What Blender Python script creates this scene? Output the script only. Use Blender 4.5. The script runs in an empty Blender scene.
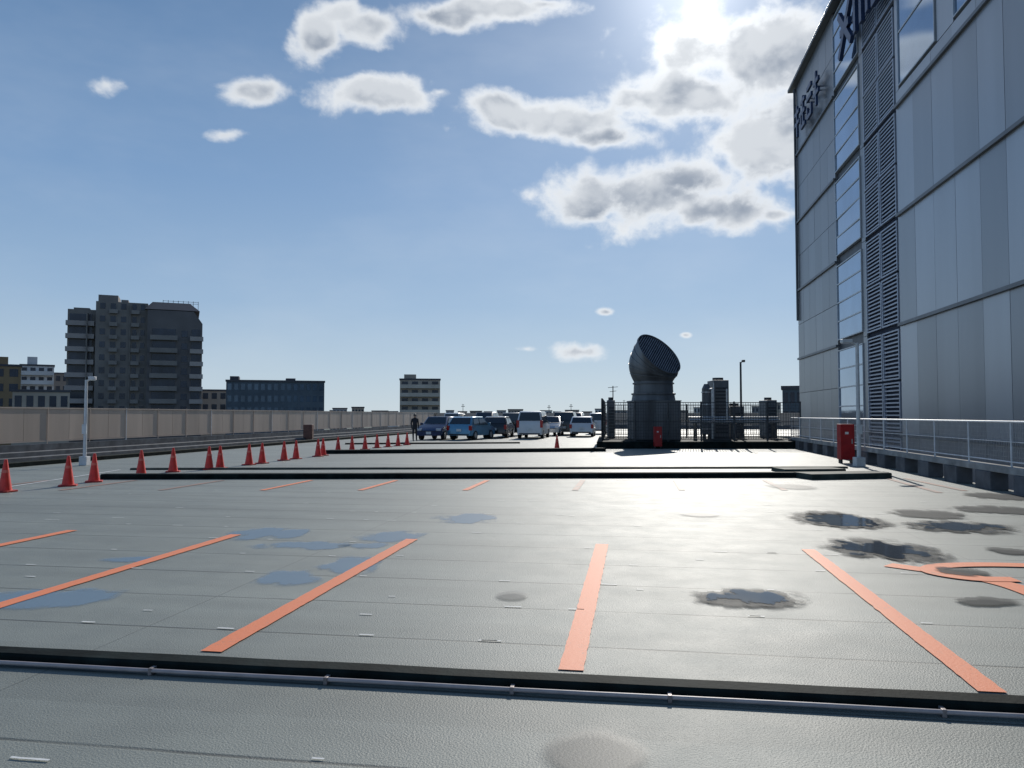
import bpy, bmesh, math, random
from mathutils import Vector, Matrix, noise as mnoise
random.seed(7)
R=math.radians
C=bpy.context.scene.collection
F=770.0; YH=415.0; H=1.6
PITCH=math.atan((YH-384)/F)
A9=R(9.0)
# ------------------------------------------------------------ helpers
def ray(px,py):
    x=(px-512)/F; z=(384-py)/F
    Y=math.cos(PITCH)-z*math.sin(PITCH); Z=math.sin(PITCH)+z*math.cos(PITCH)
    return x/Y, Z/Y
def G(px,py,z=0.0):
    a,b=ray(px,py); Y=(z-H)/b
    return Vector((a*Y,Y,z))
def P(px,py,Y):
    a,b=ray(px,py); return Vector((a*Y,Y,H+b*Y))
def W(u,v,z=0.0):
    return Vector((u*math.cos(A9)+v*math.sin(A9), -u*math.sin(A9)+v*math.cos(A9), z))
class MB:
    def __init__(s): s.v=[]; s.f=[]; s.t=[]
    def add(s,vs,fs,t=1.0):
        b=len(s.v); s.v+= [tuple(p) for p in vs]; s.f+=[tuple(i+b for i in f) for f in fs]; s.t+=[t]*len(fs)
    def box(s,x0,x1,y0,y1,z0,z1,t=1.0):
        s.add([(x0,y0,z0),(x1,y0,z0),(x1,y1,z0),(x0,y1,z0),(x0,y0,z1),(x1,y0,z1),(x1,y1,z1),(x0,y1,z1)],
              [(0,3,2,1),(4,5,6,7),(0,1,5,4),(1,2,6,5),(2,3,7,6),(3,0,4,7)],t)
    def cyl(s,p0,p1,r0,r1=None,n=12,cap=True,t=1.0):
        if r1 is None: r1=r0
        p0=Vector(p0);p1=Vector(p1); d=(p1-p0).normalized()
        a=d.orthogonal().normalized(); b=d.cross(a)
        vs=[]
        for p,r in ((p0,r0),(p1,r1)):
            for i in range(n):
                q=2*math.pi*i/n; vs.append(p+a*r*math.cos(q)+b*r*math.sin(q))
        fs=[(i,(i+1)%n,n+(i+1)%n,n+i) for i in range(n)]
        if cap: fs+=[tuple(range(n-1,-1,-1)),tuple(range(n,2*n))]
        s.add(vs,fs,t)
    def bar(s,p0,p1,w,d,up=(0,0,1)):
        p0=Vector(p0);p1=Vector(p1); a=(p1-p0).normalized(); u=Vector(up)
        b=a.cross(u).normalized()*w/2; c=b.cross(a).normalized()*d/2
        s.add([p0-b-c,p0+b-c,p0+b+c,p0-b+c,p1-b-c,p1+b-c,p1+b+c,p1-b+c],
              [(0,3,2,1),(4,5,6,7),(0,1,5,4),(1,2,6,5),(2,3,7,6),(3,0,4,7)])
    def prism(s,pts,z0,z1,t=1.0):
        n=len(pts)
        s.add([(p[0],p[1],z0) for p in pts]+[(p[0],p[1],z1) for p in pts],
              [tuple(range(n-1,-1,-1)),tuple(range(n,2*n))]+[(i,(i+1)%n,n+(i+1)%n,n+i) for i in range(n)],t)
    def loft(s,rings,cap=True):
        n=len(rings[0])
        vs=[p for r in rings for p in r]; fs=[]
        for k in range(len(rings)-1):
            for i in range(n): fs.append((k*n+i,k*n+(i+1)%n,(k+1)*n+(i+1)%n,(k+1)*n+i))
        if cap: fs+=[tuple(range(n-1,-1,-1)),tuple(range((len(rings)-1)*n,len(rings)*n))]
        s.add(vs,fs)
    def build(s,name,mat,parent=None,bevel=0,smooth=False,loc=None,rotz=None,label=None):
        me=bpy.data.meshes.new(name); me.from_pydata(s.v,[],s.f); me.update()
        ca=me.color_attributes.new('tone','FLOAT_COLOR','CORNER')
        for p,t in zip(me.polygons,s.t):
            p.use_smooth=smooth
            for li in p.loop_indices: ca.data[li].color=(t,t,t,1)
        bm=bmesh.new(); bm.from_mesh(me); bmesh.ops.recalc_face_normals(bm,faces=bm.faces); bm.to_mesh(me); bm.free()
        if mat: me.materials.append(mat)
        o=bpy.data.objects.new(name,me); C.objects.link(o)
        if parent: o.parent=parent
        if loc is not None: o.location=loc
        if rotz is not None: o.rotation_euler=(0,0,rotz)
        if bevel:
            m=o.modifiers.new('b','BEVEL'); m.width=bevel; m.segments=2; m.limit_method='ANGLE'
        if smooth:
            me.set_sharp_from_angle(angle=R(35))
        if label: o['label']=label
        return o
def thing(name,label,cat,loc=(0,0,0),rotz=0,group=None):
    o=bpy.data.objects.new(name,None); C.objects.link(o); o.location=loc; o.rotation_euler=(0,0,rotz)
    o['label']=label; o['category']=cat
    if group:o['group']=group
    return o
def struct(o): o['kind']='structure'; return o
def dup(root,loc,rotz,label=None,group=None):
    r=root.copy(); C.objects.link(r); r.location=loc; r.rotation_euler=(0,0,rotz)
    if label:r['label']=label
    if group:r['group']=group
    for ch in list(root.children):
        c=ch.copy(); C.objects.link(c); c.parent=r
        for g in ch.children:
            d=g.copy(); C.objects.link(d); d.parent=c
    return r
# ------------------------------------------------------------ materials
def mat(name,col,rough=0.6,metal=0.0,var=0.12,scale=3.0,bump=0.0,bscale=40,tone=False,spec=0.5,col2=None,streak=False):
    m=bpy.data.materials.new(name); m.use_nodes=True; nt=m.node_tree; N=nt.nodes; L=nt.links
    b=N['Principled BSDF']; b.inputs['Roughness'].default_value=rough; b.inputs['Metallic'].default_value=metal
    b.inputs['Specular IOR Level'].default_value=spec
    tc=N.new('ShaderNodeTexCoord'); no=N.new('ShaderNodeTexNoise'); no.inputs['Scale'].default_value=scale; no.inputs['Detail'].default_value=6
    src=tc.outputs['Object']
    if streak:
        mp=N.new('ShaderNodeMapping'); mp.inputs['Scale'].default_value=(1,1,0.12); L.new(src,mp.inputs['Vector']); src=mp.outputs[0]
    L.new(src,no.inputs['Vector'])
    cr=N.new('ShaderNodeValToRGB'); 
    c=Vector(col); c1=c*(1-var*1.6); c2=Vector(col2) if col2 else c*(1+var*1.6)
    cr.color_ramp.elements[0].position=0.3; cr.color_ramp.elements[1].position=0.7
    cr.color_ramp.elements[0].color=(*c1,1); cr.color_ramp.elements[1].color=(*c2,1)
    L.new(no.outputs['Fac'],cr.inputs[0]); out=cr.outputs[0]
    if tone:
        at=N.new('ShaderNodeAttribute'); at.attribute_name='tone'
        mx=N.new('ShaderNodeMix'); mx.data_type='RGBA'; mx.blend_type='MULTIPLY'; mx.inputs[0].default_value=1
        L.new(out,mx.inputs[6]); L.new(at.outputs['Color'],mx.inputs[7]); out=mx.outputs[2]
    L.new(out,b.inputs['Base Color'])
    if bump:
        n2=N.new('ShaderNodeTexNoise'); n2.inputs['Scale'].default_value=bscale; n2.inputs['Detail'].default_value=4
        L.new(tc.outputs['Object'],n2.inputs['Vector'])
        bp=N.new('ShaderNodeBump'); bp.inputs['Strength'].default_value=bump; bp.inputs['Distance'].default_value=0.01
        L.new(n2.outputs['Fac'],bp.inputs['Height']); L.new(bp.outputs[0],b.inputs['Normal'])
    return m
def deck_mat():
    m=bpy.data.materials.new('deck_coating'); m.use_nodes=True; nt=m.node_tree; N=nt.nodes; L=nt.links
    b=N['Principled BSDF']; b.inputs['Specular IOR Level'].default_value=0.40
    tc=N.new('ShaderNodeTexCoord')
    def noi(sc,det=6,vec=None,rough=.55):
        n=N.new('ShaderNodeTexNoise'); n.inputs['Scale'].default_value=sc; n.inputs['Detail'].default_value=det; n.inputs['Roughness'].default_value=rough
        L.new(vec or tc.outputs['Object'],n.inputs['Vector']); return n.outputs['Fac']
    def ma(op,a,bb=None,c=None):
        n=N.new('ShaderNodeMath'); n.operation=op
        for i,x in enumerate((a,bb,c)):
            if x is None: continue
            if isinstance(x,(int,float)): n.inputs[i].default_value=x
            else: L.new(x,n.inputs[i])
        return n.outputs[0]
    def mr(v,a,bb,c=0,d=1):
        n=N.new('ShaderNodeMapRange'); n.inputs[1].default_value=a;n.inputs[2].default_value=bb;n.inputs[3].default_value=c;n.inputs[4].default_value=d
        L.new(v,n.inputs[0]); return n.outputs[0]
    sep=N.new('ShaderNodeSeparateXYZ'); L.new(tc.outputs['Object'],sep.inputs[0])
    big=noi(0.35,5); mid=noi(2.2,6); fine=noi(150,2)
    mp=N.new('ShaderNodeMapping'); mp.inputs['Scale'].default_value=(0.25,1.6,1); L.new(tc.outputs['Object'],mp.inputs[0])
    strk=noi(1.3,5,mp.outputs[0])
    wob=ma('MULTIPLY',ma('SUBTRACT',noi(0.8,2),0.5),0.03)
    yy=ma('ADD',sep.outputs[1],wob)
    fr=ma('FRACT',ma('DIVIDE',yy,0.98))
    dist=ma('MULTIPLY',ma('ABSOLUTE',ma('SUBTRACT',fr,0.5)),0.98)
    seam=ma('MULTIPLY',mr(dist,0.006,0.020,1,0),mr(noi(0.9,3),0.34,0.55,0.5,1))
    fr2=ma('FRACT',ma('DIVIDE',sep.outputs[0],7.3)); d2=ma('MULTIPLY',ma('ABSOLUTE',ma('SUBTRACT',fr2,0.5)),7.3)
    seam2=mr(d2,0.003,0.012,0.5,0)
    s=ma('MAXIMUM',seam,seam2)
    val=ma('ADD',ma('ADD',mr(big,.3,.7,-.07,.07),mr(mid,.3,.7,-.07,.07)),mr(strk,.3,.7,-.10,.10))
    wn=N.new('ShaderNodeTexWhiteNoise'); wn.noise_dimensions='1D'; L.new(ma('FLOOR',ma('DIVIDE',yy,0.98)),wn.inputs['W'])
    val=ma('ADD',val,mr(wn.outputs['Value'],0,1,-.06,.06))
    val=ma('ADD',1.0,val); val=ma('ADD',val,mr(fine,.3,.7,-.38,.38))
    val=ma('MULTIPLY',val,mr(s,0,1,1,0.38))
    sc=mr(noi(9,3,None,.7),0.70,0.76,0,.25)
    val=ma('ADD',val,sc)
    mx=N.new('ShaderNodeMix'); mx.data_type='RGBA'; mx.blend_type='MULTIPLY'; mx.inputs[0].default_value=1
    mx.inputs[6].default_value=(0.225,0.242,0.215,1); 
    cb=N.new('ShaderNodeCombineColor'); 
    for i in range(3): L.new(val,cb.inputs[i])
    L.new(cb.outputs[0],mx.inputs[7]); L.new(mx.outputs[2],b.inputs['Base Color'])
    L.new(mr(mid,.3,.7,.55,.61),b.inputs['Roughness'])
    bp=N.new('ShaderNodeBump'); bp.inputs['Strength'].default_value=0.8; bp.inputs['Distance'].default_value=0.006
    hgt=ma('ADD',ma('MULTIPLY',noi(85,3),1.0),ma('MULTIPLY',s,-0.6))
    L.new(hgt,bp.inputs['Height']); L.new(bp.outputs[0],b.inputs['Normal'])
    return m
def paint_mat(name,col,under=(0.22,0.23,0.21),amt=0.42,rough=.6):
    m=bpy.data.materials.new(name); m.use_nodes=True; nt=m.node_tree; N=nt.nodes; L=nt.links
    b=N['Principled BSDF']; b.inputs['Roughness'].default_value=rough; b.inputs['Specular IOR Level'].default_value=.3
    g=N.new('ShaderNodeNewGeometry')
    n=N.new('ShaderNodeTexNoise'); n.inputs['Scale'].default_value=38; n.inputs['Detail'].default_value=8; n.inputs['Roughness'].default_value=.75; L.new(g.outputs['Position'],n.inputs[0])
    n3=N.new('ShaderNodeTexNoise'); n3.inputs['Scale'].default_value=3; n3.inputs['Detail'].default_value=3; L.new(g.outputs['Position'],n3.inputs[0])
    ad=N.new('ShaderNodeMath'); ad.operation='MULTIPLY_ADD'; L.new(n3.outputs['Fac'],ad.inputs[0]); ad.inputs[1].default_value=.5; L.new(n.outputs['Fac'],ad.inputs[2])
    mr=N.new('ShaderNodeMapRange'); mr.inputs[1].default_value=.25+amt-.08; mr.inputs[2].default_value=.25+amt+.05; L.new(ad.outputs[0],mr.inputs[0])
    mr.inputs[3].default_value=.35
    mx=N.new('ShaderNodeMix'); mx.data_type='RGBA'; mx.inputs[6].default_value=(*under,1); mx.inputs[7].default_value=(*col,1)
    L.new(mr.outputs[0],mx.inputs[0]); L.new(mx.outputs[2],b.inputs['Base Color'])
    bp=N.new('ShaderNodeBump'); bp.inputs['Strength'].default_value=.5; bp.inputs['Distance'].default_value=.005; L.new(n.outputs['Fac'],bp.inputs['Height']); L.new(bp.outputs[0],b.inputs['Normal'])
    return m
def blot_mat(name,col,rough,e0,e1,amax,nsc=3.0,namp=.9,spec=.5,fine=.25,bump=0):
    m=bpy.data.materials.new(name); m.use_nodes=True; nt=m.node_tree; N=nt.nodes; L=nt.links
    b=N['Principled BSDF']; b.inputs['Base Color'].default_value=(*col,1); b.inputs['Roughness'].default_value=rough; b.inputs['Specular IOR Level'].default_value=spec
    tc=N.new('ShaderNodeTexCoord'); geo=N.new('ShaderNodeNewGeometry')
    v=N.new('ShaderNodeVectorMath'); v.operation='MULTIPLY_ADD'; v.inputs[1].default_value=(2,2,0); v.inputs[2].default_value=(-1,-1,0); L.new(tc.outputs['Generated'],v.inputs[0])
    l=N.new('ShaderNodeVectorMath'); l.operation='LENGTH'; L.new(v.outputs[0],l.inputs[0])
    mpp=N.new('ShaderNodeMapping'); mpp.inputs['Scale'].default_value=(1,.55,1); L.new(geo.outputs['Position'],mpp.inputs[0])
    n=N.new('ShaderNodeTexNoise'); n.inputs['Scale'].default_value=nsc; n.inputs['Detail'].default_value=6; L.new(mpp.outputs[0],n.inputs[0])
    n2=N.new('ShaderNodeTexNoise'); n2.inputs['Scale'].default_value=60; n2.inputs['Detail'].default_value=3; L.new(geo.outputs['Position'],n2.inputs[0])
    a=N.new('ShaderNodeMath'); a.operation='MULTIPLY_ADD'; L.new(n.outputs['Fac'],a.inputs[0]); a.inputs[1].default_value=namp; a.inputs[2].default_value=1-namp*.5
    a2=N.new('ShaderNodeMath'); a2.operation='MULTIPLY_ADD'; L.new(n2.outputs['Fac'],a2.inputs[0]); a2.inputs[1].default_value=fine; L.new(a.outputs[0],a2.inputs[2])
    s=N.new('ShaderNodeMath'); s.operation='SUBTRACT'; L.new(a2.outputs[0],s.inputs[0]); L.new(l.outputs[1],s.inputs[1])
    e=N.new('ShaderNodeMath'); e.operation='SUBTRACT'; e.inputs[0].default_value=1.0; L.new(l.outputs[1],e.inputs[1])
    e_=N.new('ShaderNodeMapRange'); e_.inputs[1].default_value=0; e_.inputs[2].default_value=.3; L.new(e.outputs[0],e_.inputs[0])
    r=N.new('ShaderNodeMapRange'); r.interpolation_type='SMOOTHSTEP'; r.inputs[1].default_value=e0; r.inputs[2].default_value=e1; r.inputs[4].default_value=amax; L.new(s.outputs[0],r.inputs[0])
    mm=N.new('ShaderNodeMath'); mm.operation='MULTIPLY'; L.new(r.outputs[0],mm.inputs[0]); L.new(e_.outputs[0],mm.inputs[1])
    L.new(mm.outputs[0],b.inputs['Alpha'])
    if bump:
        bp=N.new('ShaderNodeBump'); bp.inputs['Strength'].default_value=bump; bp.inputs['Distance'].default_value=.004; L.new(n2.outputs['Fac'],bp.inputs['Height']); L.new(bp.outputs[0],b.inputs['Normal'])
    return m
M_deck=deck_mat()
M_or=paint_mat('orange_paint',(0.90,0.27,0.12),amt=.34)
M_orf=paint_mat('faded_orange_paint',(0.46,0.25,0.18),amt=.50)
M_wh=paint_mat('white_paint_fleck',(0.75,0.75,0.72),amt=.35)
M_blue=blot_mat('blue_repair_coating',(0.22,0.35,0.48),.6,.30,.62,.55,3.6,1.6,.3,.3,.2)
M_pud=blot_mat('puddle_water',(0.05,0.055,0.058),.08,.52,.62,.85,5.0,1.8,.32,.3)
M_damp=blot_mat('damp_coating',(0.060,0.065,0.065),.65,.36,.56,.78,5.0,1.8,.10,.5,.2)
M_dampl=blot_mat('faint_damp_coating',(0.085,0.090,0.090),.5,.34,.75,.50,5.0,1.6,.25,1.1,.3)
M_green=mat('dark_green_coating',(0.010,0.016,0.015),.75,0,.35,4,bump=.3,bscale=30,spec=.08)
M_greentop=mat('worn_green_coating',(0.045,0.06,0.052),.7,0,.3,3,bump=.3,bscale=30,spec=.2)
M_pipe=mat('pale_plastic_pipe',(0.40,0.35,0.34),.5,0,.12,6)
M_clamp=mat('grey_clamp',(0.28,0.24,0.23),.5,.3,.2,20)
M_brown=mat('brown_box_paint',(0.16,0.07,0.05),.6,0,.2,5)
M_conc=mat('grey_concrete',(0.30,0.30,0.29),.85,0,.25,2.5,bump=.4)
M_dconc=mat('dark_concrete',(0.10,0.105,0.115),.8,0,.25,2.5,bump=.4)
M_beige=mat('beige_fence_panel',(0.56,0.44,0.35),.6,0,.08,1.0,tone=True,streak=True)
M_galv=mat('galvanised_steel',(0.50,0.51,0.52),.4,.7,.12,5)
M_wpost=mat('white_painted_steel',(0.70,0.70,0.70),.45,0,.08,5)
M_gpost=mat('pale_grey_lamp_steel',(0.62,0.62,0.61),.5,0,.08,5)
M_dsteel=mat('dark_painted_steel',(0.06,0.065,0.07),.5,.2,.2,5)
M_cone=mat('red_cone_plastic',(0.75,0.045,0.025),.42,0,.12,8)
M_cband=mat('faded_cone_band',(0.78,0.16,0.11),.4,0,.1,8)
M_cbase=mat('cone_base_rubber',(0.45,0.03,0.02),.6,0,.2,8)
M_red=mat('red_cabinet_paint',(0.38,0.012,0.014),.45,0,.12,4)
M_clad=mat('metal_cladding',(0.42,0.435,0.46),.34,.5,.05,.5,tone=True,streak=True)
M_cladd=mat('dark_joint_metal',(0.10,0.105,0.115),.5,.4,.1,1)
M_ledge=mat('ledge_metal',(0.17,0.175,0.185),.45,.4,.1,1)
M_glass=mat('reflective_window_glass',(0.26,0.35,0.47),.05,.85,.08,.4)
M_frame=mat('aluminium_frame',(0.50,0.52,0.54),.4,.4,.05,3)
M_louv=mat('louvre_blade_metal',(0.40,0.43,0.50),.4,.3,.06,2)
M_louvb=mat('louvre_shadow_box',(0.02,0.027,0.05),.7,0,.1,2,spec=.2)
M_sign=mat('dark_blue_sign_letter',(0.03,0.055,0.13),.4,.2,.1,2)
M_stack=mat('weathered_stack_steel',(0.15,0.158,0.165),.5,.45,.3,1.5,bump=.15,bscale=8,streak=True)
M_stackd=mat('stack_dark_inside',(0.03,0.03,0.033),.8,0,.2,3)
M_grille=mat('stack_grille_steel',(0.22,0.23,0.25),.5,.3,.15,3)
M_equip=mat('equipment_grey_paint',(0.17,0.175,0.18),.5,.2,.2,2,streak=True)
M_asph=mat('city_ground',(0.16,0.17,0.17),.9,0,.35,.02,col2=(0.11,0.15,0.10))
M_tyre=mat('tyre_rubber',(0.02,0.02,0.02),.8,0,.2,10)
M_rim=mat('alloy_rim',(0.45,0.45,0.46),.35,.8,.1,10)
M_cglass=mat('car_glass',(0.02,0.025,0.03),.06,0,.1,2,spec=.8)
M_tail=mat('tail_light_red',(0.45,0.01,0.01),.2,0,.1,10)
M_head=mat('headlight_clear',(0.65,0.67,0.70),.15,.3,.1,10)
M_plate=mat('number_plate_white',(0.75,0.75,0.72),.5,0,.05,10)
M_black=mat('black_plastic',(0.02,0.02,0.022),.5,0,.2,10)
# ------------------------------------------------------------ camera
cam=bpy.data.cameras.new('camera'); co=bpy.data.objects.new('camera',cam); C.objects.link(co)
cam.sensor_width=36; cam.lens=36*F/1024; cam.clip_end=20000; cam.clip_start=.05
co.location=(0,0,H); co.rotation_euler=(math.pi/2+PITCH,0,0)
bpy.context.scene.camera=co
# ------------------------------------------------------------ world, sun
SAZ=R(13.4); SEL=R(29.2)
S=Vector((math.sin(SAZ)*math.cos(SEL),math.cos(SAZ)*math.cos(SEL),math.sin(SEL)))
sl=bpy.data.lights.new('sun','SUN'); sl.energy=3.4; sl.angle=R(.5); sl.color=(1,.95,.87)
so=bpy.data.objects.new('sun',sl); C.objects.link(so); so.rotation_euler=(-S).to_track_quat('-Z','Y').to_euler(); so.location=(0,0,60)
w=bpy.data.worlds.new('World'); bpy.context.scene.world=w; w.use_nodes=True
nt=w.node_tree; N=nt.nodes; L=nt.links; bg=N['Background']; bg.inputs['Strength'].default_value=0.1
sky=N.new('ShaderNodeTexSky'); sky.sky_type='NISHITA'; sky.sun_disc=False; sky.sun_elevation=SEL; sky.sun_rotation=SAZ; sky.altitude=10
sky.air_density=1.0; sky.dust_density=0.1; sky.ozone_density=3.0
tc=N.new('ShaderNodeTexCoord')
def vm(op,a,b=None,out=0):
    n=N.new('ShaderNodeVectorMath'); n.operation=op
    for i,x in enumerate((a,b)):
        if x is None: continue
        if isinstance(x,(tuple,Vector)): n.inputs[i].default_value=x
        elif isinstance(x,(int,float)): n.inputs[3].default_value=x
        else: L.new(x,n.inputs[i])
    return n.outputs[out]
def ma(op,a,b=None,c=None,clamp=False):
    n=N.new('ShaderNodeMath'); n.operation=op; n.use_clamp=clamp
    for i,x in enumerate((a,b,c)):
        if x is None: continue
        if isinstance(x,(int,float)): n.inputs[i].default_value=x
        else: L.new(x,n.inputs[i])
    return n.outputs[0]
def mr(v,a,b,c=0,d=1,smooth=False):
    n=N.new('ShaderNodeMapRange'); n.inputs[1].default_value=a;n.inputs[2].default_value=b;n.inputs[3].default_value=c;n.inputs[4].default_value=d
    if smooth: n.interpolation_type='SMOOTHSTEP'
    L.new(v,n.inputs[0]); return n.outputs[0]
dirv=vm('NORMALIZE',tc.outputs['Generated'])
def noi(vec,sc,det=8,rough=.6,dist=0.0):
    n=N.new('ShaderNodeTexNoise'); n.inputs['Scale'].default_value=sc; n.inputs['Detail'].default_value=det; n.inputs['Roughness'].default_value=rough; n.inputs['Distortion'].default_value=dist
    L.new(vec,n.inputs['Vector']); return n.outputs['Fac']
blobs=[(765,55,95,48,1.15),(700,95,80,28,1.1),(790,130,65,46,1.15),(648,98,40,16,1.0),(830,60,60,60,1.1),
 (545,120,72,20,1.12),(500,106,40,18,1.05),(612,138,50,14,.95),
 (640,198,80,30,1.2),(595,208,42,22,1.08),(715,212,72,20,1.15),(685,182,48,18,1.1),(775,215,26,10,.95),
 (318,40,28,26,1.05),(375,26,50,20,1.05),(435,16,60,16,1.1),(490,8,70,14,1.05),(545,4,40,10,.8),(345,14,30,14,.9),
 (372,94,54,18,1.08),(250,92,40,14,.85),(106,85,30,17,.78),(225,135,34,10,.55),(440,92,30,10,.5),
 (582,352,32,10,1.0),(526,349,18,6,.8),(606,312,12,5,.8),(685,335,10,4,.55)]
sep=N.new('ShaderNodeSeparateXYZ'); L.new(dirv,sep.inputs[0])
yy=ma('MAXIMUM',sep.outputs[1],0.02)
cb=N.new('ShaderNodeCombineXYZ'); L.new(ma('DIVIDE',sep.outputs[0],yy),cb.inputs[0]); L.new(ma('DIVIDE',sep.outputs[2],yy),cb.inputs[1])
acc=None
for (px,py,rx,ry,k) in blobs:
    a,b=ray(px,py)
    q=vm('MULTIPLY',vm('SUBTRACT',cb.outputs[0],(a,b,0)),(F/(rx*1.4),F/(ry*1.45),0))
    l=vm('LENGTH',q,None,1)
    m=ma('MULTIPLY_ADD',l,-1.12,k)
    acc=m if acc is None else ma('SMOOTH_MAX',acc,m,0.12)
acc=ma('MAXIMUM',acc,-1.4)
def cn(vec,det):
    return noi(vm('MULTIPLY',vec,(1,1,1.25)),12,det,.55,.2)
na=cn(dirv,10); nb=cn(vm('ADD',dirv,tuple(S*0.004+Vector((0,0,.024)))),3)
nc_=noi(vm('MULTIPLY',dirv,(1,1,1.3)),38,5,.55)
d0=ma('ADD',acc,ma('MULTIPLY',ma('SUBTRACT',na,.5),2.5)); d0=ma('ADD',d0,ma('MULTIPLY',ma('SUBTRACT',nc_,.5),.6))
d0=ma('SUBTRACT',d0,.22)
alpha=mr(d0,-0.20,0.44,0,1,True)
relief=mr(ma('SUBTRACT',na,nb),-0.14,0.14,0,1,True)
thick=mr(d0,0.15,0.72,0,1,True)
dot=vm('DOT_PRODUCT',dirv,tuple(S),1)
shade=ma('MULTIPLY',thick,ma('SUBTRACT',1.0,ma('MULTIPLY',relief,.70)))
def mixc(f,a,b,bt='MIX'):
    n=N.new('ShaderNodeMix'); n.data_type='RGBA'; n.blend_type=bt
    for i,x in ((0,f),(6,a),(7,b)):
        if isinstance(x,(int,float)): n.inputs[i].default_value=x
        elif isinstance(x,tuple): n.inputs[i].default_value=x
        else: L.new(x,n.inputs[i])
    return n.outputs[2]
cloud=mixc(shade,(8.0,8.3,8.6,1),(2.9,3.4,4.2,1))
g1=ma('POWER',ma('MAXIMUM',dot,0.0),320.0); g2=ma('POWER',ma('MAXIMUM',dot,0.0),40.0); g3=ma('POWER',ma('MAXIMUM',dot,0.0),7.0)
glow=ma('ADD',ma('ADD',ma('MULTIPLY',g1,5.0),ma('MULTIPLY',g2,1.5)),ma('MULTIPLY',g3,.9))
glow=ma('MULTIPLY',glow,ma('SUBTRACT',1.0,ma('MULTIPLY',ma('MULTIPLY',alpha,thick),.75)))
gc=N.new('ShaderNodeCombineColor'); L.new(glow,gc.inputs[0]); L.new(ma('MULTIPLY',glow,.99),gc.inputs[1]); L.new(ma('MULTIPLY',glow,.96),gc.inputs[2])
cr=N.new('ShaderNodeValToRGB'); L.new(sep.outputs[2],cr.inputs[0])
els=[(0.0,(.60,.71,.79)),(.05,(.52,.65,.77)),(.14,(.35,.51,.71)),(.28,(.215,.37,.61)),(.46,(.125,.25,.46)),(1,(.06,.14,.32))]
e=cr.color_ramp.elements; e[0].position=els[0][0]; e[0].color=(*els[0][1],1); e[1].position=1; e[1].color=(*els[-1][1],1)
for p_,c_ in els[1:-1]:
    q=e.new(p_); q.color=(*c_,1)
veil=ma('MULTIPLY',mr(noi(vm('MULTIPLY',dirv,(1.2,1,3.0)),2.2,5,.6),.42,.75,0,1,True),.12)
haze=mixc(veil,vm('SCALE',cr.outputs[0],9.2),(7.5,8.0,8.5,1))
skym=mixc(.9,vm('MULTIPLY',sky.outputs[0],(.6,.65,.75)),haze)
mixed=mixc(ma('MULTIPLY',alpha,.97),skym,cloud)
tot=mixc(1.0,mixed,gc.outputs[0],'ADD')
L.new(tot,bg.inputs['Color'])
# ------------------------------------------------------------ ground, deck
g=MB(); g.add([(-6000,-3000,0),(6000,-3000,0),(6000,9000,0),(-6000,9000,0)],[(0,1,2,3)])
struct(g.build('ground',M_asph,loc=(0,0,-12)))
U0,U1,V0,V1=-24.0,7.95,-8.0,92.0
g=MB(); g.box(U0-.3,U1,V0,V1,-12,0); struct(g.build('parking_deck',M_deck,rotz=-A9))
g=MB(); g.box(U1,30,61.5,V1,-12,-.003); struct(g.build('parking_deck_wing',M_deck,rotz=-A9))
def ribbon(A,B,wid,z,sub=1):
    A=Vector(A);B=Vector(B); d=(B-A); d.z=0; n=Vector((-d.y,d.x,0)).normalized()*wid/2
    m=MB(); a=A.copy();b=B.copy(); a.z=b.z=z
    K=max(2,int(d.length/0.05)); vs=[]
    for i in range(K+1):
        p=a.lerp(b,i/K)
        j=((mnoise.noise(Vector((p.x*9,p.y*9,1)))+.6*mnoise.noise(Vector((p.x*31,p.y*31,1))))*.007, (mnoise.noise(Vector((p.x*9,p.y*9,9)))+.6*mnoise.noise(Vector((p.x*31,p.y*31,5))))*.007)
        nn=n.normalized()
        vs+= [p-n+nn*j[0], p+n+nn*j[1]]
    m.add(vs,[(2*i,2*i+2,2*i+3,2*i+1) for i in range(K)]); return m
def ridge(name,A,B,prof,mt,label=None,cat=None,sub=60):
    A=Vector(A);B=Vector(B); d=(B-A); ln=d.length; ang=math.atan2(d.y,d.x)
    m=MB(); rings=[]
    for i in range(sub+1):
        x=ln*i/sub
        rings.append([(x,p[0]+mnoise.noise(Vector((x*1.7,p[0]*3,3)))*.006,p[1]+(mnoise.noise(Vector((x*1.3,p[0]*5,7)))*.004 if p[1]>0.01 else 0)) for p in prof])
    m.loft(rings)
    return m.build(name,mt,loc=A,rotz=ang)
rp=[(0,-.02),(0,.055),(.015,.07),(.13,.075),(.16,.06),(.19,-.02)]
struct(ridge('expansion_joint_kerb',W(-9,4.38),W(6.9,4.56),rp,M_green))
A=W(-9,4.38-.045,.028); B=W(6.9,4.56-.045,.028)
pp=thing('conduit_pipe','thin pale conduit pipe clipped along the foot of the nearest dark green kerb','pipe',A,math.atan2(B.y-A.y,B.x-A.x))
ln=(B-A).length
m=MB(); 
for i in range(40):
    x0=ln*i/40; x1=ln*(i+1)/40
    m.cyl((x0,.004*math.sin(i*1.1),0),(x1,.004*math.sin((i+1)*1.1),0),.013,n=10,cap=False)
m.build('tube',M_pipe,pp,smooth=True)
for px in (130,322,512,663,905):
    q=G(px,690); t=(q.x-A.x)/math.cos(math.atan2(B.y-A.y,B.x-A.x))
    m=MB(); m.box(t-.012,t+.012,-.016,.045,-.027,.016); m.build('clamp',M_clamp,pp,bevel=.003)
rp2=[(0,-.02),(0,.10),(.04,.13),(.30,.13),(.36,.10),(.40,-.02)]
struct(ridge('expansion_joint_kerb',G(100,479.5),G(890,477.5),rp2,M_green))
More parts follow.
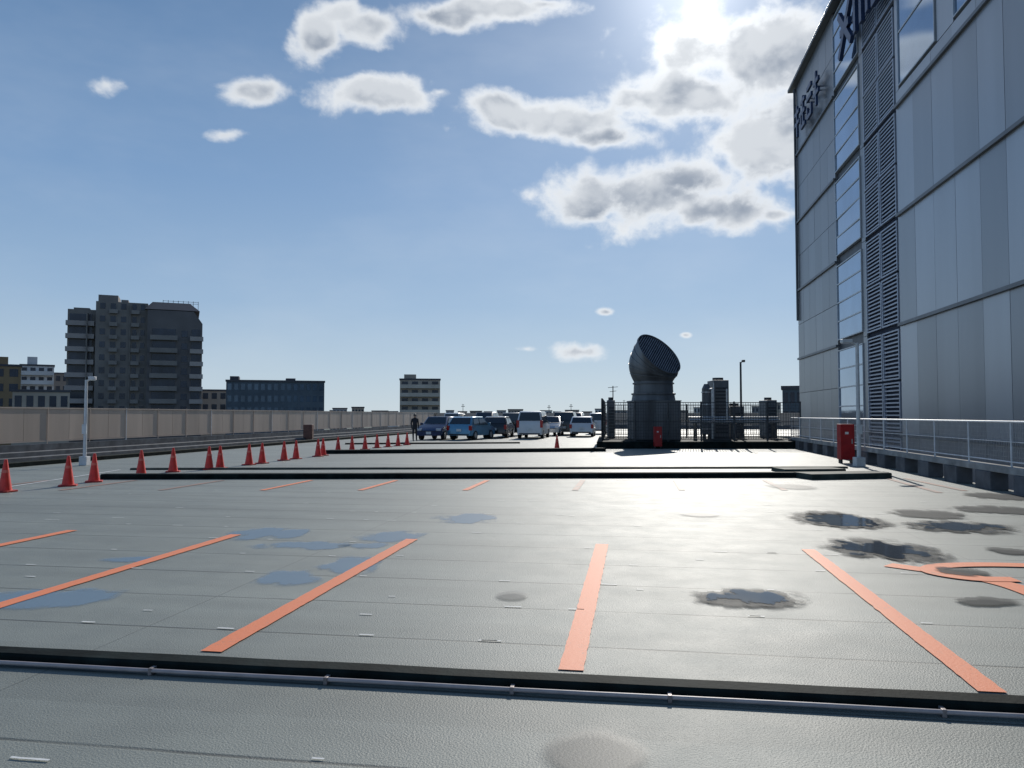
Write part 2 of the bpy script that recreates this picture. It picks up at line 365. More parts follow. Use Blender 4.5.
struct(ridge('expansion_joint_kerb',G(130,470),G(848,468.5),[(0,-.02),(0,.04),(.03,.055),(.2,.055),(.25,-.02)],M_greentop))
struct(ridge('expansion_joint_kerb',G(322,454),G(606,451.5),[(0,-.02),(0,.12),(.04,.15),(.5,.15),(.6,-.02)],M_green))
struct(ridge('expansion_joint_kerb',G(345,444.5),G(520,443.5),[(0,-.02),(0,.06),(.04,.08),(.3,.08),(.4,-.02)],M_green))
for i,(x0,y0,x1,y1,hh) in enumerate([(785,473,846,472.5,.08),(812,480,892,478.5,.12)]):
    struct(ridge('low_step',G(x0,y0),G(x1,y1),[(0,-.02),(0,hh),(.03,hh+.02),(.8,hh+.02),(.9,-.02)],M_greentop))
for u,hh in ((-20.2,.16),(-18.7,.13),(-22.2,.22)):
    struct(ridge('drive_kerb',W(u,2),W(u,80),[(0,-.02),(0,hh),(.02,hh+.02),(.25,hh+.02),(.3,-.02)],M_dconc if u<-19 else M_green,sub=90))
# ------------------------------------------------------------ painted marks
for k in range(-5,3):
    u=-0.40+2.43*k
    if k==2: continue
    struct(ribbon(W(u,4.88),W(u,9.65),.155,.008).build('parking_line',M_or))
VP=634
for px,mt in ((-40,M_orf),(60,M_orf),(160,M_orf),(262,M_or),(360,M_or),(465,M_or),(575,M_orf),(682,M_orf),(785,M_orf)):
    y0,y1=490.5,480.5; px1=VP+(px-VP)*(y1-415)/(y0-415)
    struct(ribbon(G(px,y0),G(px1,y1),.13,.008).build('parking_line',mt))
for a,b in (((885,478),(940,493)),((905,478.5),(965,491))):
    struct(ribbon(G(*a),G(*b),.14,.008).build('parking_line',M_orf))
struct(ribbon(G(10,487),G(120,470),.08,.008).build('edge_line',M_wh))
def curve_ribbon(name,pts,wid,mt,z):
    c=[Vector((p[0],p[1],0)) for p in pts]; c=[c[0]*2-c[1]]+c+[c[-1]*2-c[-2]]; out=[]
    for k in range(1,len(c)-2):
        for s_ in range(8):
            t=s_/8; p0,p1,p2,p3=c[k-1],c[k],c[k+1],c[k+2]
            out.append(.5*((2*p1)+(p2-p0)*t+(2*p0-5*p1+4*p2-p3)*t*t+(3*p1-p0-3*p2+p3)*t**3))
    out.append(c[-2]); m=MB(); vs=[]
    for i,p in enumerate(out):
        a=out[max(0,i-1)]; b=out[min(len(out)-1,i+1)]; d=(b-a).normalized(); n=Vector((-d.y,d.x,0))*wid/2
        vs+=[(p.x-n.x,p.y-n.y,z),(p.x+n.x,p.y+n.y,z)]
    m.add(vs,[(2*i,2*i+2,2*i+3,2*i+1) for i in range(len(out)-1)]); return struct(m.build(name,mt))
a_=G(888,565.3); b_=G(960,575.5); c_=G(1010,586); d_=G(1062,605)
curve_ribbon('floor_lettering',[a_,b_,c_,d_],.24,M_or,.008)
o_=G(985,573.5)
curve_ribbon('floor_lettering',[(o_.x+.10,o_.y-.33),(o_.x-.30,o_.y-.27),(o_.x-.50,o_.y+.02),(o_.x-.28,o_.y+.33),(o_.x+.25,o_.y+.42),(o_.x+.9,o_.y+.32),(o_.x+1.6,o_.y+.05)],.22,M_or,.012)
for (px,py,wd) in [(30,760,.10),(366,615,.05),(400,556,.04),(392,597,.03),(250,572,.05),(148,611,.04),(30,577,.06),(52,520,.12),(118,518,.1),(330,519,.06),(560,515,.06),(700,560,.04),(640,590,.03),(318,760,.03)]:
    q=G(px,py); struct(ribbon(q-Vector((wd,-wd*.16,0)),q+Vector((wd,-wd*.16,0)),.018,.008).build('paint_fleck',M_wh))
rf=random.Random(31)
for i in range(70):
    v=(rf.choice([5,6,7,8,9,10,11,12,13,14,15])+.5)*.98; u=rf.uniform(-9,6.5)*(v/12+.15); wd=rf.uniform(.025,.08)
    if u>6.9: continue
    struct(ribbon(W(u-wd,v+.03),W(u+wd,v+.03),.02,.008).build('paint_fleck',M_wh))
def patch(name,px,py,rx,ry,mt,z):
    c=G(px,py); Ya=G(px,py+ry).y; Yb=G(px,py-ry).y; rX=rx*c.y/F; m=MB(); n=48; vs=[]
    rY=(Yb-Ya)/2; cy=(Ya+Yb)/2
    for i in range(n):
        q=2*math.pi*i/n; vs.append((rX*math.cos(q),rY*math.sin(q),0))
    m.add(vs,[tuple(range(n))]); return struct(m.build(name,mt,loc=(c.x,cy,z)))
for i,(px,py,rx,ry) in enumerate([(268,534,54,8),(305,546,68,5.5),(290,578,44,10),(352,566,42,11),(42,600,96,15),(392,537,44,7),(468,519,42,6.5),(368,546,30,4),(130,560,34,4)]):
    patch('blue_repair_patch',px,py,rx,ry,M_blue,.004)
pud=[(842,522,50,9,1),(888,552,60,13,1),(750,600,64,10,1),(985,603,34,5,0),(960,528,58,7,1),(930,515,40,5,0),(1000,511,44,5,0),(962,573,28,5,0),(828,515,24,4,0),(1000,497,34,4,0),(1010,552,20,4,0)]
for i,(px,py,rx,ry,k) in enumerate(pud):
    patch('damp_patch',px,py,rx*1.1,ry*1.15,M_damp,.017)
    if k: patch('puddle',px,py,rx*1.02,ry*1.02,M_pud,.021)
for (px,py,rx,ry) in [(595,757,58,28),(512,597,18,5),(792,487,26,3.5),(700,515,22,3)]:
    patch('damp_patch',px,py,rx,ry,M_dampl,.017)
# ------------------------------------------------------------ left boundary fence
fl=thing('boundary_fence','long low beige panelled fence running down the left edge of the deck','fence',W(-24,0),-A9)
m=MB(); m.box(-.15,.15,-4,V1,0,.42); m.build('base_wall',M_dconc,fl)
m=MB(); m.box(-.05,.05,-4,V1,1.86,1.91); m.box(-.04,.04,-4,V1,.5,.55); m.build('rail',M_beige,fl)
n=int((V1+4)/1.25); pan=MB()
for i in range(n):
    v=-4+i*1.25; pan.box(-.02,.02,v+.01,v+1.24,.56,1.855,random.uniform(.90,1.08))
pan.build('panel',M_beige,fl)
for i in range(0,n+1,2):
    m=MB(); v=-4+i*1.25; m.box(.025,.05,v-.02,v+.02,.4,1.93); m.build('post',M_wpost if i%6==0 else M_beige,fl)
fb=thing('boundary_fence','pale beige fence closing the far end of the deck behind the parked cars','fence',W(-24,V1),-A9)
m=MB(); m.box(0,54,-.15,.15,0,.42); m.build('base_wall',M_dconc,fb)
pan=MB()
for i in range(43): pan.box(i*1.25+.02,i*1.25+1.23,-.02,.02,.45,1.85,random.uniform(.9,1.1))
pan.build('panel',M_beige,fb)
for i in range(0,44,2):
    m=MB(); m.box(i*1.25-.03,i*1.25+.03,-.09,-.025,.4,1.9); m.build('post',M_beige,fb)
# ------------------------------------------------------------ right handrail
hr=thing('mesh_handrail','grey wire mesh handrail on concrete footings along the right edge of the deck','handrail',W(7.6,0),-A9)
v0,v1=7.0,39.5
m=MB(); m.box(-.12,.16,v0,v1,.40,.54); m.build('beam',M_conc,hr,bevel=.01)
v=v0+.3
while v<v1:
    m=MB(); m.box(-.14,.22,v,v+.75,0,.395); m.build('footing',M_dconc,hr,bevel=.015); v+=1.75
m=MB(); m.cyl((0,v0,1.46),(0,v1,1.46),.022,n=8); m.cyl((0,v0,.64),(0,v1,.64),.015,n=6); m.cyl((0,v0,1.05),(0,v1,1.05),.008,n=6)
m.build('rail',M_wpost,hr,smooth=True)
v=v0
while v<=v1:
    m=MB(); m.cyl((0,v,.54),(0,v,1.46),.022,n=8); m.build('post',M_wpost,hr,smooth=True); v+=2.03
m=MB(); v=v0
while v<v1: m.box(-.0025,.0025,v-.003,v+.003,.64,1.44); v+=.075
for k in range(1,8): m.box(-.0025,.0025,v0,v1,.64+k*.1-.002,.64+k*.1+.002)
m.build('wire_mesh',M_galv,hr)
m=MB(); m.box(U1,12.0,-8,61.4,-12,-1.2); struct(m.build('lower_roof',M_dconc,rotz=-A9))
# ------------------------------------------------------------ big shopping building
TOP=26.0; UB=12.0; VE=59.0
sb=thing('shopping_building','tall grey metal clad shopping building with louvre and window columns on the right','building',W(UB,0),-A9)
m=MB(); m.box(.12,26,-6,VE,-12,TOP-.2); m.build('wall',M_cladd,sb)
bands=[.7,5.7,10.7,15.7,20.7,TOP-.2]
cl=MB()
def panels_z(va,vb,wd,z0,z1,tonef):
    nn=max(1,round((vb-va)/wd)); w_=(vb-va)/nn
    for i in range(nn):
        a_=random.uniform(-.004,.004)
        cl.box(-.02+a_,.119,va+i*w_+.009,va+(i+1)*w_-.009,z0+.015,z1-.015,tonef(i,int(z0/5)))
def tn(i,k):
    base=[.74,.86,.98,1.04,.80,.92,.76][(i*5+k*3+i*i)%7]
    return base*random.uniform(.96,1.04)
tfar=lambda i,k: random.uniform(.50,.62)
VL0,VL1,VW0,VW1=37.3,42.2,42.9,47.9
zb=[-11.9]+bands
for z0,z1 in zip(zb[:-1],zb[1:]):
    panels_z(-6,28.8,1.9,z0,z1,tn)
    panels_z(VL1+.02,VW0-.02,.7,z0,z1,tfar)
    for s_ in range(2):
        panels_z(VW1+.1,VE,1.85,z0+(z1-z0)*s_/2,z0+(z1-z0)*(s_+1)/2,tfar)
for z0,z1 in ((-11.9,.7),(.7,5.7),(5.7,10.7),(10.7,15.7),(15.7,16.4)): panels_z(28.8,VL0-.1,1.95,z0,z1,tn)
panels_z(30.7,32.3,1.6,16.4,TOP-.3,tn)
panels_z(36.8,VL0-.1,.5,16.4,TOP-.3,tn)
cl.build('cladding',M_clad,sb)
m=MB()
for z in bands[:-1]:
    for va,vb in ((-6,28.7 if z>17 else VL0-.1),(VW1+.1,VE)): m.box(-.14,-.025,va,vb,z-.07,z+.07)
m.build('ledge',M_ledge,sb)
m=MB(); m.box(-.42,26.4,-6.2,VE+.7,TOP-.18,TOP+.06); m.build('roof_edge',M_ledge,sb,bevel=.03)
m=MB(); m.cyl((-.12,VE-.3,8.5),(-.12,VE-.3,TOP-.3),.09,n=8); m.build('downpipe',M_cladd,sb)
def window(va,vb,z0,z1,nc,nr):
    m=MB(); t=.06
    m.box(-.08,.1,va,va+t,z0,z1); m.box(-.08,.1,vb-t,vb,z0,z1); m.box(-.08,.1,va+t,vb-t,z0,z0+t); m.box(-.08,.1,va+t,vb-t,z1-t,z1)
    for i in range(1,nc):
        x=va+(vb-va)*i/nc; m.box(-.07,.1,x-.025,x+.025,z0+t,z1-t)
    for j in range(1,nr):
        z=z0+(z1-z0)*j/nr; m.box(-.065,.1,va+t,vb-t,z-.04,z+.04)
    o=m.build('window',M_frame,sb)
    g_=MB()
    for i in range(nc):
        for j in range(nr):
            x0=va+(vb-va)*i/nc+.03;x1=va+(vb-va)*(i+1)/nc-.03;za=z0+(z1-z0)*j/nr+.03;zc=z0+(z1-z0)*(j+1)/nr-.03
            r=random.uniform(-.02,.02)
            g_.add([(-.03+r,x0,za),(-.03-r,x1,za),(-.03-r,x1,zc),(-.03+r,x0,zc)],[(0,1,2,3)])
    g_.build('pane',M_glass,o)
for k,z in enumerate([-4.3,.7,5.7,10.7,15.7,20.7]):
    window(VW0,VW1,z+.3,min(z+4.7,TOP-.4),1,4)
window(32.4,36.7,16.5,21.4,1,2); window(32.4,36.7,21.6,TOP-.4,1,2)
window(28.9,30.6,16.5,21.4,1,2); window(28.9,30.6,21.6,TOP-.4,1,2)
mid_=(VL0+VL1)/2
for k,z in enumerate([-4.3,.7,5.7,10.7,15.7,20.7]):
    for s_ in range(2):
        z0=z+.12+s_*2.42; z1=z0+2.3; m=MB()
        for a_,b_ in ((VL0+.05,mid_-.06),(mid_+.06,VL1-.05)):
            m.box(-.05,.07,a_,a_+.10,z0,z1); m.box(-.05,.07,b_-.10,b_,z0,z1)
            m.box(-.05,.07,a_+.10,b_-.10,z0,z0+.07); m.box(-.05,.07,a_+.10,b_-.10,z1-.07,z1)
            for j in range(1,12):
                zz=z0+j*(z1-z0)/12
                m.box(-.02,.01,a_+.10,b_-.10,zz-.035,zz+.035)
        m.build('louvre',M_louv,sb)
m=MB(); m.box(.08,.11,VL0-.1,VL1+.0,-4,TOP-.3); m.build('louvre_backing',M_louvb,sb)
def glyph(segs,vstart,z0,wd,ht,th,mt,off=-.45,depth=.22):
    m=MB()
    for i,(a,b,c,d) in enumerate(segs):
        p0=Vector((off-.002*i,vstart-a*wd,z0+b*ht)); p1=Vector((off-.002*i,vstart-c*wd,z0+d*ht))
        m.bar(p0,p1,th,depth,up=(1,0,0))
    for (a,b) in ((.3,.5),(.7,.5)): m.cyl((off,vstart-a*wd,z0+b*ht),(-.0,vstart-a*wd,z0+b*ht),.04,n=6)
    m.build('sign_letter',mt,sb)
gl=[[(0.05,.78,.95,.78),(.05,.45,.95,.45),(.5,1,.5,0)],
    [(.1,.85,.9,.85),(.1,.5,.9,.5),(.5,1,.5,.1),(.1,.08,.9,.08),(.1,.08,.1,.5)],
    [(.1,.92,.9,.92),(.05,.6,.95,.6),(.15,.05,.85,.05),(.15,.35,.15,0),(.85,.35,.85,0)],
    [(.1,.7,.95,.7),(.5,1,.5,0),(.1,.35,.95,.35)]]
for i,s_ in enumerate(gl): glyph(s_,57.2-i*1.9,21.3,1.55,2.2,.27,M_sign,off=-.4,depth=.14)
big=[[(.0,0,1,1),(0,1,1,0),(.15,.5,.85,.5)],[(.1,0,.1,1),(.55,0,.55,1),(1,0,1,1),(.1,.95,1,.95)],[(.1,1,.9,1),(.5,1,.5,0),(.1,0,.9,0),(.1,.5,.9,.5)]]
for i,s_ in enumerate(big): glyph(s_,45.0-i*2.9,21.6,2.4,2.5,.40,M_sign,off=-.4,depth=.2)
# ------------------------------------------------------------ enclosure with exhaust stack
YE=37.0
def X(px,Y): return (px-512)/F*Y
en=thing('mesh_enclosure_fence','tall dark mesh fence around the rooftop machinery on a raised plinth','fence',(0,0,0),0)
xl,xr=X(602,YE),X(800,YE)
yb=YE+9
def fence_run(p0,p1,z0,z1,par):
    p0=Vector(p0);p1=Vector(p1);d=p1-p0;ln=d.length;d.normalize(); n_=int(ln/1.8)+1
    for i in range(n_+1):
        q=p0+d*ln*i/n_; m=MB(); m.cyl((q.x,q.y,z0),(q.x,q.y,z1+.05),.045,n=8); m.build('post',M_dsteel,par)
    m=MB()
    for z in (z0+.1,z1,(z0+z1)/2): m.bar((p0.x,p0.y,z),(p1.x,p1.y,z),.03,.035)
    m.build('rail',M_dsteel,par)
    m=MB(); k=int(ln/.12)
    for i in range(k):
        q=p0+d*(i+.5)*.12; m.box(q.x-.009,q.x+.009,q.y-.006,q.y+.006,z0+.1,z1)
    z=z0+.22
    while z<z1: m.bar((p0.x,p0.y,z),(p1.x,p1.y,z),.008,.012); z+=.15
    m.build('wire_mesh',M_dsteel,par)
fence_run((xl,YE,0),(xr,YE,0),.34,2.2,en)
fence_run((xl,YE,0),(xl+1.2,yb,0),.34,2.35,en)
fence_run((xl+1.2,yb,0),(xr+1.5,yb,0),.34,2.2,en)
m=MB(); m.prism([(xl-.3,YE-.3),(xr+.3,YE-.3),(xr+1.8,yb+.3),(xl+.9,yb+.3)],-.01,.33); o=m.build('machinery_plinth',M_green,bevel=.03); struct(o)
st=thing('exhaust_stack','large weathered steel exhaust stack with a rounded hood opening to the upper right','exhaust stack',(X(654,40),40,.33))
n=40
def ring(c,ax,r):
    ax=Vector(ax).normalized(); a=Vector((0,1,0)); a=(a-ax*a.dot(ax)).normalized(); b=ax.cross(a).normalized()
    return [tuple(Vector(c)+a*r*math.cos(2*math.pi*i/n)+b*r*math.sin(2*math.pi*i/n)) for i in range(n)]
m=MB(); m.box(-1.22,1.14,-1.15,1.15,0,2.0); m.build('base_housing',M_stack,st,bevel=.03)
m=MB()
for z in (.05,1.0,1.95): m.box(-1.25,1.17,-1.18,1.18,z,z+.06)
m.build('housing_flange',M_stack,st)
Z=(0,0,1)
m=MB(); m.loft([ring((-.03,0,z),Z,r) for z,r in ((2.02,1.13),(2.3,1.08),(2.32,1.14),(2.39,1.14),(2.41,1.02),(2.85,1.0),(2.87,1.07),(2.93,1.07),(2.95,1.0),(3.02,1.0))]); m.build('drum',M_stack,st,smooth=True)
axf=Vector((.50,-.60,.62)).normalized()
K=18; rings=[]
mc=Vector((.18,-.30,4.38))
for i in range(K+1):
    t=i/K
    ax=Vector((0,0,1)).lerp(axf,t**1.2).normalized()
    c=Vector((-.03,0,3.0)).lerp(mc,t); c+=Vector((-.12,.14,.0))*math.sin(math.pi*t)
    r_=1.0+(1.30-1.0)*math.sin(min(1,t*1.6)*math.pi/2)
    rings.append(ring(c,ax,r_))
    if i in (4,8,12,15): rings.append(ring(c+ax*.004,ax,r_*1.02)); rings.append(ring(c+ax*.03,ax,r_*1.02)); rings.append(ring(c+ax*.034,ax,r_))
m=MB(); m.loft(rings,cap=False); m.build('hood',M_stack,st,smooth=True)
c=mc; ax=axf
m=MB(); m.loft([ring(c,ax,1.29),ring(c,ax,1.35),ring(c+ax*.10,ax,1.35),ring(c+ax*.10,ax,1.29),ring(c-ax*.02,ax,1.28)],cap=False); m.build('hood_rim',M_stack,st,smooth=True)
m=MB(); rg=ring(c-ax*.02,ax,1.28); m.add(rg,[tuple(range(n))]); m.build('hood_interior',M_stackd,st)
m=MB(); b=ax.cross((Vector((0,1,0))-ax*ax.y).normalized()).normalized(); a_=b.cross(ax).normalized()
for i in range(22):
    t=-.93+1.86*i/21; hw=math.sqrt(max(0,1-t*t))*1.25
    p=c+ax*.05+b*t*1.27; m.bar(p-a_*hw,p+a_*hw,.055,.02,up=tuple(ax+b*.2))
m.build('hood_grille',M_grille,st)
def unit(name,label,cat,px0,px1,ytop,Y,z0=.33,kind='tank',dp=1.4):
    x0,x1=X(px0,Y),X(px1,Y); zt=P(px0,ytop,Y).z; wd=x1-x0; ht=zt-z0
    t=thing(name,label,cat,((x0+x1)/2,Y,z0))
    if kind=='tank':
        m=MB(); m.cyl((0,0,.25),(0,0,ht-.25),wd/2,n=20); m.cyl((0,0,ht-.25),(0,0,ht),wd/2,wd/4,n=20); m.build('tank_body',M_equip,t,smooth=True)
        m=MB()
        for k in range(4): m.cyl((0,0,.5+k*ht/4.5),(0,0,.56+k*ht/4.5),wd/2+.03,n=20)
        m.build('hoop',M_galv,t)
        for q in range(4):
            m=MB(); a_=math.pi/4+q*math.pi/2; m.box(math.cos(a_)*wd*.4-.05,math.cos(a_)*wd*.4+.05,math.sin(a_)*wd*.4-.05,math.sin(a_)*wd*.4+.05,0,.3); m.build('leg',M_dsteel,t)
        m=MB(); m.cyl((wd*.4,-.5,0),(wd*.4,-.5,ht*.9),.06,n=8); m.cyl((wd*.4,-.5,ht*.9),(0,0,ht*.9),.06,n=8); m.build('pipe',M_galv,t)
    else:
        m=MB(); m.box(-wd/2,wd/2,0,dp,.1,ht); m.build('casing',M_equip,t,bevel=.03)
        m=MB()
        k=max(3,int(ht/.22))
        for i in range(k): m.box(-wd*.4,wd*.4,-.04,-.005,.3+i*(ht-.6)/k,.3+i*(ht-.6)/k+.08)
        m.build('grille',M_dsteel,t)
        m=MB(); m.cyl((0,dp/2,ht+.002),(0,dp/2,ht+.15),min(wd,dp)*.36,n=16); m.build('fan_cowl',M_dsteel,t)
        m=MB(); m.box(-wd/2,wd/2,0,dp,0,.098); m.build('base_frame',M_dsteel,t)
    return t
unit('storage_tank','slim dark vertical tank left of the tall boxy machine inside the enclosure','tank',702,711,384,41,kind='tank')
unit('cooling_unit','tall dark boxy machine behind the mesh beside the slim tank','machine',714,729,380,41.5,kind='box')
unit('cooling_unit','squat grey boxy machine at the middle right of the enclosure','machine',731,744,406,42,kind='box')
unit('cooling_unit','mid height grey machine behind the right end of the enclosure mesh','machine',767,777,400,42,kind='box')
unit('control_cabinet','narrow grey cabinet close to the left corner of the enclosure','cabinet',608,615,400,42,kind='box',dp=.6)
pr=thing('pipe_run','thin steel pipes on stands running across the machinery enclosure','pipe',(X(690,39),39,.33))
m=MB()
for k in range(3): m.cyl((0,k*.2,.9+.12*k),(4.6,k*.2,.9+.12*k),.05,n=8)
m.cyl((1.2,0,.9),(1.2,0,2.9),.04,n=8); m.cyl((1.9,.1,1),(1.9,.1,2.6),.05,n=8); m.build('pipes',M_galv,pr,smooth=True)
for x in (0.3,2.3,4.3):
    m=MB(); m.box(x-.03,x+.03,-.1,.5,0,.85); m.build('stand',M_dsteel,pr)
def lamp(px,pyb,pyt,Y,mt,label,headdx,z0=0,r=.05,kind=0):
    b=Vector((X(px,Y),Y,z0)); zt=P(px,pyt,Y).z-z0
    t=thing('lamp_post',label,'lamp post',b)
    m=MB(); m.cyl((0,0,.28),(0,0,zt),r,r*.8,n=12); m.build('pole',mt,t,smooth=True)
    m=MB(); m.box(-r*2.2,r*2.2,-r*2.2,r*2.2,0,.28); m.build('base',mt,t,bevel=.01)
    m=MB(); s_=headdx
    m.bar((0,0,zt-.05),(s_*.25,0,zt+.03),.05,.05,up=(0,1,0)); m.build('arm',mt,t)
    m=MB(); q=1 if s_>0 else -1; w_=abs(s_)
    m.prism([(q*w_*.22,-.1),(q*w_*.62,-.09),(q*w_*.66,0),(q*w_*.62,.09),(q*w_*.22,.1)],zt+.0,zt+.11); m.build('lamp_head',mt,t,bevel=.015)
    m=MB(); m.box(min(s_*.3,s_*.58),max(s_*.3,s_*.58),-.06,.06,zt-.015,zt-.001); m.build('lens',M_head,t)
    m=MB(); m.box(-r*1.3,r*1.3,-r*1.35,-r*.9,1.0,1.3); m.build('hatch',mt,t)
lamp(86,465,380,24.6,M_wpost,'short white lamp post standing among the red cones at the left',.45,r=.055)
lamp(858,462,343,24.2,M_gpost,'pale lamp post beside the red cabinet at the right handrail',-.8,r=.065)
lamp(741,440,362,40,M_dsteel,'slim dark lamp post inside the machinery enclosure',.35,z0=.33,r=.06)
at=thing('antenna_mast','small dark antenna mast at the left corner of the machinery enclosure','antenna',(X(613,47),47,0))
zt=P(613,386,47).z
m=MB(); m.cyl((0,0,0),(0,0,zt),.03,n=8); m.build('mast',M_dsteel,at)
m=MB(); m.bar((-.3,0,zt-.1),(.3,0,zt-.05),.03,.03); m.bar((-.2,0,zt-.35),(.2,0,zt-.3),.03,.03); m.bar((-.05,-.3,zt-.2),(.05,.3,zt-.2),.03,.03); m.build('elements',M_dsteel,at)
def cab(px,Y,wd,ht,label,z0=0):
    t=thing('extinguisher_cabinet',label,'cabinet',(X(px,Y),Y,z0))
    m=MB(); m.box(-wd/2,wd/2,0,.3,.12,ht); m.build('body',M_red,t,bevel=.005)
    m=MB(); m.box(-wd*.4,wd*.4,-.015,-.002,.2,ht-.1); m.build('door',M_red,t)
    m=MB(); m.box(wd*.25,wd*.32,-.045,-.016,ht*.5,ht*.62); m.build('handle',M_galv,t)
    m=MB(); m.box(-wd*.2,wd*.05,-.022,-.016,ht*.74,ht*.8); m.build('sign_plate',M_plate,t)
    for s_ in (-1,1):
        m=MB(); m.box(s_*wd*.4-.03,s_*wd*.4+.03,.05,.25,0,.118); m.build('leg',M_black,t)
cab(847,25.6,.46,1.3,'tall red cabinet by the lamp post at the right handrail')
cab(658,36.4,.36,1.05,'red cabinet in front of the exhaust stack mesh fence')
t=thing('equipment_box','dark brown box standing by the left kerbs beyond the cones','box',(X(308,48),48,0))
m=MB(); m.box(-.28,.28,0,.4,.1,1.0); m.build('body',M_brown,t,bevel=.02); m=MB(); m.box(-.22,.22,-.02,-.002,.2,.9); m.build('door',M_brown,t); m=MB(); m.box(-.25,.25,.05,.35,0,.098); m.build('base',M_black,t)
# ------------------------------------------------------------ cones
def cone_proto():
    t=thing('traffic_cone','x','traffic cone')
    m=MB(); m.prism([(-.18,-.14),(-.14,-.18),(.14,-.18),(.18,-.14),(.18,.14),(.14,.18),(-.14,.18),(-.18,.14)],0,.035); m.build('base',M_cbase,t,bevel=.006)
    m=MB(); n_=20
    rr=[(.036,.135),(.06,.125),(.66,.032),(.675,.026),(.68,.015)]
    m.loft([[(r*math.cos(2*math.pi*i/n_),r*math.sin(2*math.pi*i/n_),z) for i in range(n_)] for z,r in rr]); m.build('cone_body',M_cone,t,smooth=True)
    m=MB(); m.cyl((0,0,.40),(0,0,.46),.0755,.0665,n=20,cap=False); m.build('band',M_cband,t,smooth=True)
    return t
cones=[(5,492,'red cone cut by the left edge of the picture, nearest of the row'),(68,486,'second red cone from the left edge, left of the white lamp post'),(94,482,'red cone just right of the white lamp post'),(141,476,'lone red cone, first gap right of the lamp post'),(173,472,'red cone fifth from the left edge of the picture'),(209,469.5,'left cone of the close pair below the dark office block'),(220,468.5,'right cone of the close pair below the dark office block'),(249,465,'left cone of the pair in the middle of the row'),(262,463.5,'right cone of the pair in the middle of the row'),
(284,460.5,'x'),(296,459,'x'),(318,456.5,'x'),(323,455.5,'x'),(338,453,'x'),(352,451,'x'),(365,449.5,'x'),(377,448,'x'),(388,447,'x'),(398,446,'x'),(407,445,'x')]
proto=cone_proto(); first=True
for i,(px,py,lb) in enumerate(cones):
    loc=G(px,py); 
    grp='red cones in a row along the left driveway'
    if lb=='x': lb='small distant red cone in the far end of the left row'
    rz=random.uniform(0,1.5)
    if first: proto.location=loc; proto.rotation_euler=(0,0,rz); proto['label']=lb; proto['group']=grp; first=False
    else: dup(proto,loc,rz,lb,grp)
c_=dup(proto,G(557,450.5),.3,'single red cone standing apart in the middle in front of the white cars'); del c_['group']
